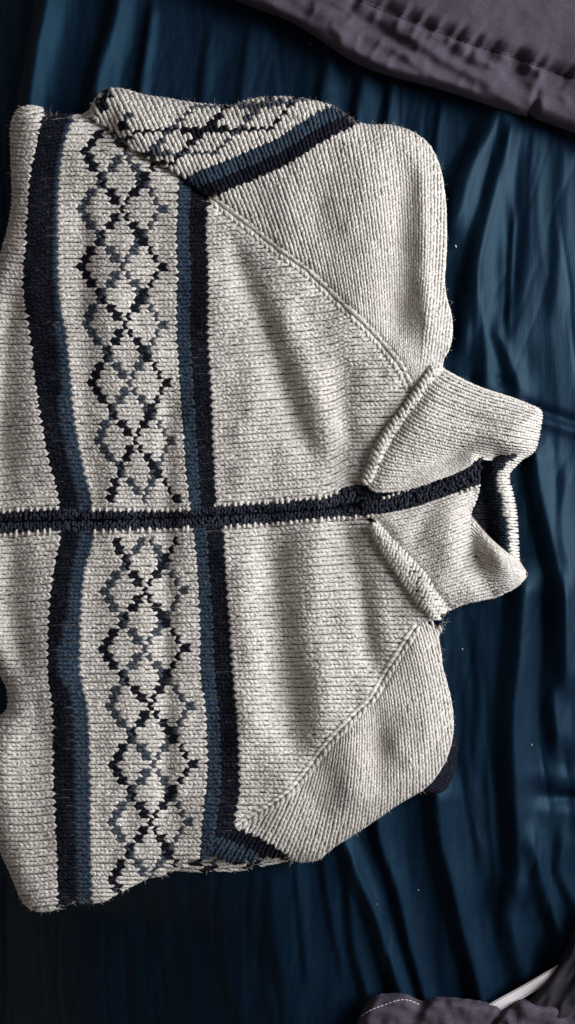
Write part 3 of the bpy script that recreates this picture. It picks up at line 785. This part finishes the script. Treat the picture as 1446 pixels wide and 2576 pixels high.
# ------------------------------------------------------------------ bed sheet
def ridge(x, y, line, w, a, tail, fade=70):
    """a fold: steep on its left side (width w), falling away to the right over tail"""
    L = spline(line); L = L[np.argsort(L[:, 1])]
    c = np.interp(y, L[:, 1], L[:, 0]); dx = x-c
    f = sstep(-w/2, w/2, dx)*np.where(dx > w/2, np.exp(-np.clip((dx-w/2)/tail, 0, 20)**1.5), 1)
    e = sstep(L[0, 1]-fade, L[0, 1]+fade*.3, y)*(1-sstep(L[-1, 1]-fade*.3, L[-1, 1]+fade, y))
    return a*f*e
FOLDS = [  # line, steep width, height, tail
 ([(120, -200), (103, 0), (70, 150), (45, 320)], 50, 36, 30), ([(300, -100), (268, 60), (232, 180), (210, 300)], 46, 28, 34),
 ([(372, 20), (352, 150), (335, 260)], 26, 14, 22), ([(520, 60), (500, 180), (490, 280)], 26, 7, 30), ([(620, 60), (600, 200), (590, 300)], 22, 6, 26),
 ([(820, 120), (800, 220), (790, 330)], 26, 13, 40), ([(905, 170), (890, 260), (880, 360)], 26, 14, 34), ([(980, 190), (965, 300), (950, 340)], 20, 10, 30),
 ([(1110, 230), (1095, 330), (1085, 420)], 14, 6, 30),
 ([(1235, 240), (1200, 340), (1150, 430), (1115, 560)], 60, 24, 44), ([(1262, 330), (1232, 450), (1205, 560), (1170, 700), (1150, 850)], 40, 20, 34),
 ([(1330, 300), (1318, 450), (1310, 650), (1280, 850)], 40, 9, 60), ([(1290, 560), (1282, 700), (1276, 800)], 10, 5, 8), ([(1410, 380), (1400, 560), (1385, 760)], 30, 7, 50),
 ([(1180, 700), (1200, 860), (1205, 960)], 34, 13, 34), ([(1240, 840), (1275, 930), (1290, 980)], 30, 12, 30),
 ([(1326, 1140), (1333, 1210), (1348, 1292), (1378, 1417), (1396, 1560), (1402, 1700)], 34, 25, 44),
 ([(1410, 1200), (1400, 1330), (1420, 1450)], 30, 8, 40),
 ([(1292, 1470), (1286, 1530), (1278, 1659), (1264, 1809), (1268, 1959), (1278, 2137), (1275, 2230)], 46, 30, 46),
 ([(1390, 1480), (1378, 1634), (1372, 1760), (1385, 1860)], 38, 19, 34), ([(1190, 1600), (1200, 1750), (1190, 1900)], 20, 5, 40),
 ([(1160, 1900), (1180, 2030), (1200, 2140)], 18, 6, 20), ([(1225, 1980), (1230, 2080), (1245, 2200)], 16, 5, 20),
 ([(1078, 1989), (1090, 2120), (1118, 2225), (1148, 2350), (1183, 2475), (1210, 2600)], 36, 27, 50),
 ([(932, 2040), (945, 2120), (988, 2250), (1020, 2380), (1053, 2500), (1075, 2600)], 27, 18, 30),
 ([(850, 2120), (885, 2210), (923, 2300), (955, 2400), (988, 2495), (1010, 2600)], 42, 24, 22),
 ([(862, 2200), (870, 2260), (883, 2400), (913, 2510), (930, 2600)], 24, 12, 26), ([(805, 2180), (820, 2280), (850, 2430)], 20, 6, 30),
 ([(740, 2210), (752, 2330), (765, 2460)], 18, 5, 24), ([(538, 2300), (546, 2400), (566, 2560)], 20, 4, 24), ([(670, 2240), (668, 2330), (690, 2450)], 30, 5, 26),
 ([(1318, 2120), (1340, 2200), (1376, 2310), (1410, 2380)], 40, 17, 22), ([(1245, 2240), (1262, 2330), (1290, 2440), (1320, 2530)], 50, 18, 36),
 ([(1405, 2120), (1400, 2200), (1440, 2290)], 26, 9, 26),
]
def sheet_h(x, y):
    z = 0*x-16.0
    for f in FOLDS: z = z+1.35*ridge(x, y, *f)
    # cross creases
    z = z-13*np.exp(-((y-(1022+(x-1340)*.33))/13)**2)*sstep(1300, 1350, x)+8*np.exp(-((y-(1052+(x-1340)*.30))/14)**2)*sstep(1290, 1360, x)
    z = z-24*blob(x, y, 1450, 2018, 78, 20, .08)-8*blob(x, y, 1370, 2000, 40, 26, .5)+9*blob(x, y, 1430, 1965, 90, 26, .1)
    z = z-9*blob(x, y, 1190, 950, 22, 14)-9*blob(x, y, 1262, 955, 22, 16)
    z = z+3.0*vnoise(x, y, 21, 60, 420)+1.6*vnoise(x, y, 22, 26, 240)+.6*vnoise(x, y, 23, 11, 130)
    z = z+9*vnoise(x, y, 24, 330, 500)
    wx = x+30*vnoise(x, y, 27, 200, 260)
    z = z-2.8*np.maximum(0, .35-np.abs(vnoise(wx, y, 25, 52, 380)))*3-1.3*np.maximum(0, .3-np.abs(vnoise(wx+.3*y, y, 26, 34, 150)))*3
    # downward slope added at lower and far left, turning the sheet from the light
    fall = np.clip(760-x, 0, 900); z = z-(fall*fall/(fall+160))*.50*sstep(2120, 2420, y)
    fl = np.clip(190-x, 0, 900); z = z-fl*fl/(fl+260)*.42
    # pressed flat under the cardigan
    sh = np.shape(x); u = np.zeros(sh); near = (x < 1160)*(y > 200)*(y < 2310)*(x > -90)
    near = near.astype(bool)
    if near.any():
        xn, yn = np.asarray(x)[near], np.asarray(y)[near]
        u[near] = inside(xn, yn, SIL_S)*sstep(2, 26, dist(xn, yn, np.vstack([SIL_S, SIL_S[:1]])[::2]))
    return z*(1-u)+u*(-22)
xs = np.arange(-700, 2150, 5.0); ys = np.arange(-600, 3200, 8.0)
X, Y = np.meshgrid(xs, ys); Z = sheet_h(X, Y)
Vg = np.stack([(X-CX)*S, -(Y-CY)*S, Z*S], -1)
sh = mesh_obj('bed_sheet', Vg.reshape(-1, 3), grid_faces(*X.shape)[:, ::-1], M['sheet']); sh['kind'] = 'structure'

# ------------------------------------------------------------------ grey cloths
SH = lambda x, y: sheet_h(x, y)
E1 = spline([(330, -260), (440, -110), (520, -40), (590, 0), (650, 24), (720, 50), (780, 84), (850, 132), (900, 163), (980, 192), (1043, 208), (1095, 222), (1148, 238), (1223, 263), (1268, 278), (1320, 292), (1332, 285), (1345, 298), (1446, 335), (1560, 380), (1800, 430)], step=14)
P_G1 = chain(E1, [(1800, -260)])
SEAM1 = spline([(760, -70), (900, 0), (1050, 60), (1175, 108), (1300, 147), (1446, 198), (1800, 300)])
def h_g1(x, y):
    d = dist(x, y, E1[::2]); ds = dist(x, y, SEAM1[::3])
    side = np.where(y < np.interp(x, SEAM1[:, 0], SEAM1[:, 1]), 1.0, 0.0)
    z = 4+44*np.sqrt(np.clip(1-(1-np.clip(d/34, 0, 1))**2, 0, 1))
    z = z+14*sstep(0, 40, ds)*side-7*np.exp(-(ds/6)**2)
    s = x*.87+y*.5
    z = z+6*np.exp(-(ds/34)**2)*vnoise(s, y*0, 31, 15, 1e6)*1.6
    m1 = (1-side)*sstep(4, 30, d)
    z = z+m1*(9*vnoise(.9*x+.42*y, .9*y-.42*x, 32, 88, 26)+2.5*vnoise(.9*x+.42*y, .9*y-.42*x, 33, 26, 52))+2*vnoise(x, y, 35, 50, 60)+(1-side*.75)*sstep(4, 30, d)*9*np.maximum(0, .4-np.abs(vnoise(.9*x+.42*y, .9*y-.42*x, 36, 44, 30)))*1.5
    z = z+side*2.0*vnoise(.9*x+.42*y, .9*y-.42*x, 34, 80, 50)
    z = z-26*blob(x, y, 1305, 180, 30, 26, .5)-20*blob(x, y, 1000, 105, 70, 14, .5)-16*blob(x, y, 1180, 165, 70, 14, .45)+9*blob(x, y, 1240, 225, 60, 22, .4)-14*blob(x, y, 1345, 262, 9, 40, .2)
    return z
ZG1 = Field(h_g1, 300, 1820, -300, 460, 5)
g1 = plan_sheet('cotton_cloth', P_G1, ZG1, M['grey'], None, step=6); g1['label'] = 'grey cotton cloth with a stitched hem, lying across the top right corner'; g1['category'] = 'cloth'
def stitch_line(line, zf, parent, name, mat, ln=7, gap=3, rad=1.0, up=1.2):
    n = int(length(line)/(ln+gap)); tot = length(line); s = (np.arange(n)+.5)/n
    q = np.linspace(-.5, .5, K); p = at_len(line, np.clip(s[:, None]+q[None]*ln/tot, 0, 1)); x, y = p[..., 0], p[..., 1]
    cl = np.stack([x, y, zf(x, y)+up+np.array([-1.2, .1, .5, .5, .1, -1.2])[None]], -1); nr = np.zeros_like(cl); nr[..., 2] = 1
    return build(name, [strands(cl, nr, np.full((n, K), rad), rng.uniform(0, 1, n))], mat, parent)
stitch_line(SEAM1, ZG1, g1, 'seam_stitching', M['navy_backing'], 9, 1.5, 1.3, .4)

E2 = spline([(868, 2720), (880, 2620), (906, 2552), (923, 2522), (943, 2503), (988, 2497), (1023, 2500), (1063, 2517), (1098, 2507), (1148, 2509), (1198, 2515), (1238, 2523), (1273, 2533), (1298, 2512), (1348, 2517), (1446, 2533), (1600, 2560), (1800, 2600)], step=10)
P_G2 = chain(E2, [(1800, 2950), (868, 2950)])
def h_g2(x, y):
    d = dist(x, y, E2[::2])
    z = -4+58*np.sqrt(np.clip(1-(1-np.clip(d/26, 0, 1))**2, 0, 1))
    z = z-24*np.exp(-((x-(1268-(y-2533)*.7))/10)**2)*sstep(2500, 2550, y)-14*np.exp(-((x-(1062-(y-2517)*.4))/16)**2)
    z = z+6*vnoise(x, y, 41, 34, 30)+4*vnoise(x, y, 42, 16, 18)
    return z
ZG2 = Field(h_g2, 850, 1820, 2470, 2970, 4)
g2 = plan_sheet('cotton_cloth', P_G2, ZG2, M['grey'], None, step=5); g2['label'] = 'crumpled grey cloth with pale topstitching along the bottom right edge'; g2['category'] = 'cloth'
stitch_line(spline([(908, 2556), (930, 2541), (958, 2530), (1003, 2515), (1030, 2516), (1056, 2527)]), ZG2, g2, 'topstitching', M['thread'], 8, 2.2, 1.3)

E3 = spline([(1240, 2700), (1290, 2560), (1340, 2500), (1375, 2462), (1400, 2425), (1425, 2380), (1450, 2330), (1500, 2270), (1640, 2180)], step=8)
P_G3 = chain(E3, [(1800, 2150), (1800, 2700)])
def h_g3(x, y):
    d = dist(x, y, E3[::2])
    z = 6+44*np.sqrt(np.clip(1-(1-np.clip(d/26, 0, 1))**2, 0, 1))+9*vnoise(x+y*.6, y-x*.2, 51, 26, 60)+5*vnoise(x+y*.6, y, 52, 12, 30)
    return z-10*sstep(2470, 2520, y)
ZG3 = Field(h_g3, 1200, 1820, 2130, 2720, 4)
g3 = plan_sheet('dark_cloth', P_G3, ZG3, M['charcoal'], None, step=5); g3['label'] = 'wrinkled charcoal cloth at the right edge beside the white tape'; g3['category'] = 'cloth'
# white tape
TP = spline([(1222, 2546), (1262, 2523), (1315, 2494), (1370, 2462), (1440, 2420)], n=24)
t = np.gradient(TP, axis=0); t /= np.linalg.norm(t, axis=1, keepdims=True); nn = np.stack([-t[:, 1], t[:, 0]], 1)
wd = np.linspace(15, 14, 24)
prof = [(-1, 0), (-1, 3), (-.96, 5), (-.5, 6), (0, 6.5), (.5, 6), (.96, 5), (1, 3), (1, 0)]
V = []
for i in range(24):
    for a, h in prof:
        V.append((TP[i, 0]+nn[i, 0]*a*wd[i], TP[i, 1]+nn[i, 1]*a*wd[i], 20+h+math.sin(i*.5)*1.5))
tp = mesh_obj('woven_tape', W(np.array(V)), grid_faces(24, len(prof)), M['white'])
tp['label'] = 'white woven tape coming out between the two grey cloths at bottom right'; tp['category'] = 'tape'
for sg in (-1, 1):
    ln = TP+nn*(wd*.72*sg)[:, None]
    zt = lambda x, y: np.interp(x, TP[:, 0], 26.5+np.sin(np.arange(24)*.5)*1.5)
    stitch_line(ln, zt, tp, 'edge_stitching', M['thread'], 5, 2.5, .8, .6)

# lint on the sheet: a few specks and two stray hairs
n = 12; lx = rng.uniform(700, 1430, n); ly = rng.uniform(30, 2480, n); lx[:3] = (1146, 1052, 948); ly[:3] = (619, 2238, 2274)
m_ = inside(lx, ly, SIL_S) | (lx > 1100)*(ly > 900)*(ly < 1560); lx, ly = lx[~m_], ly[~m_]
q = np.linspace(-1, 1, K); an = rng.uniform(0, 6, len(lx)); sz = rng.uniform(1.2, 2.6, len(lx)); sz[0] = 4
cl = np.stack([lx[:, None]+np.cos(an)[:, None]*q*sz[:, None], ly[:, None]+np.sin(an)[:, None]*q*sz[:, None], SH(lx, ly)[:, None]+2+0*q[None]], -1); nr = np.zeros_like(cl); nr[..., 2] = 1
lint = build('lint', [strands(cl, nr, np.outer(sz*.45, [.4, .9, 1, 1, .9, .4]), rng.uniform(0, .4, len(lx)))], M['hair'], None)
lint['label'] = 'tiny pale specks of lint scattered on the dark blue sheet'; lint['category'] = 'lint'
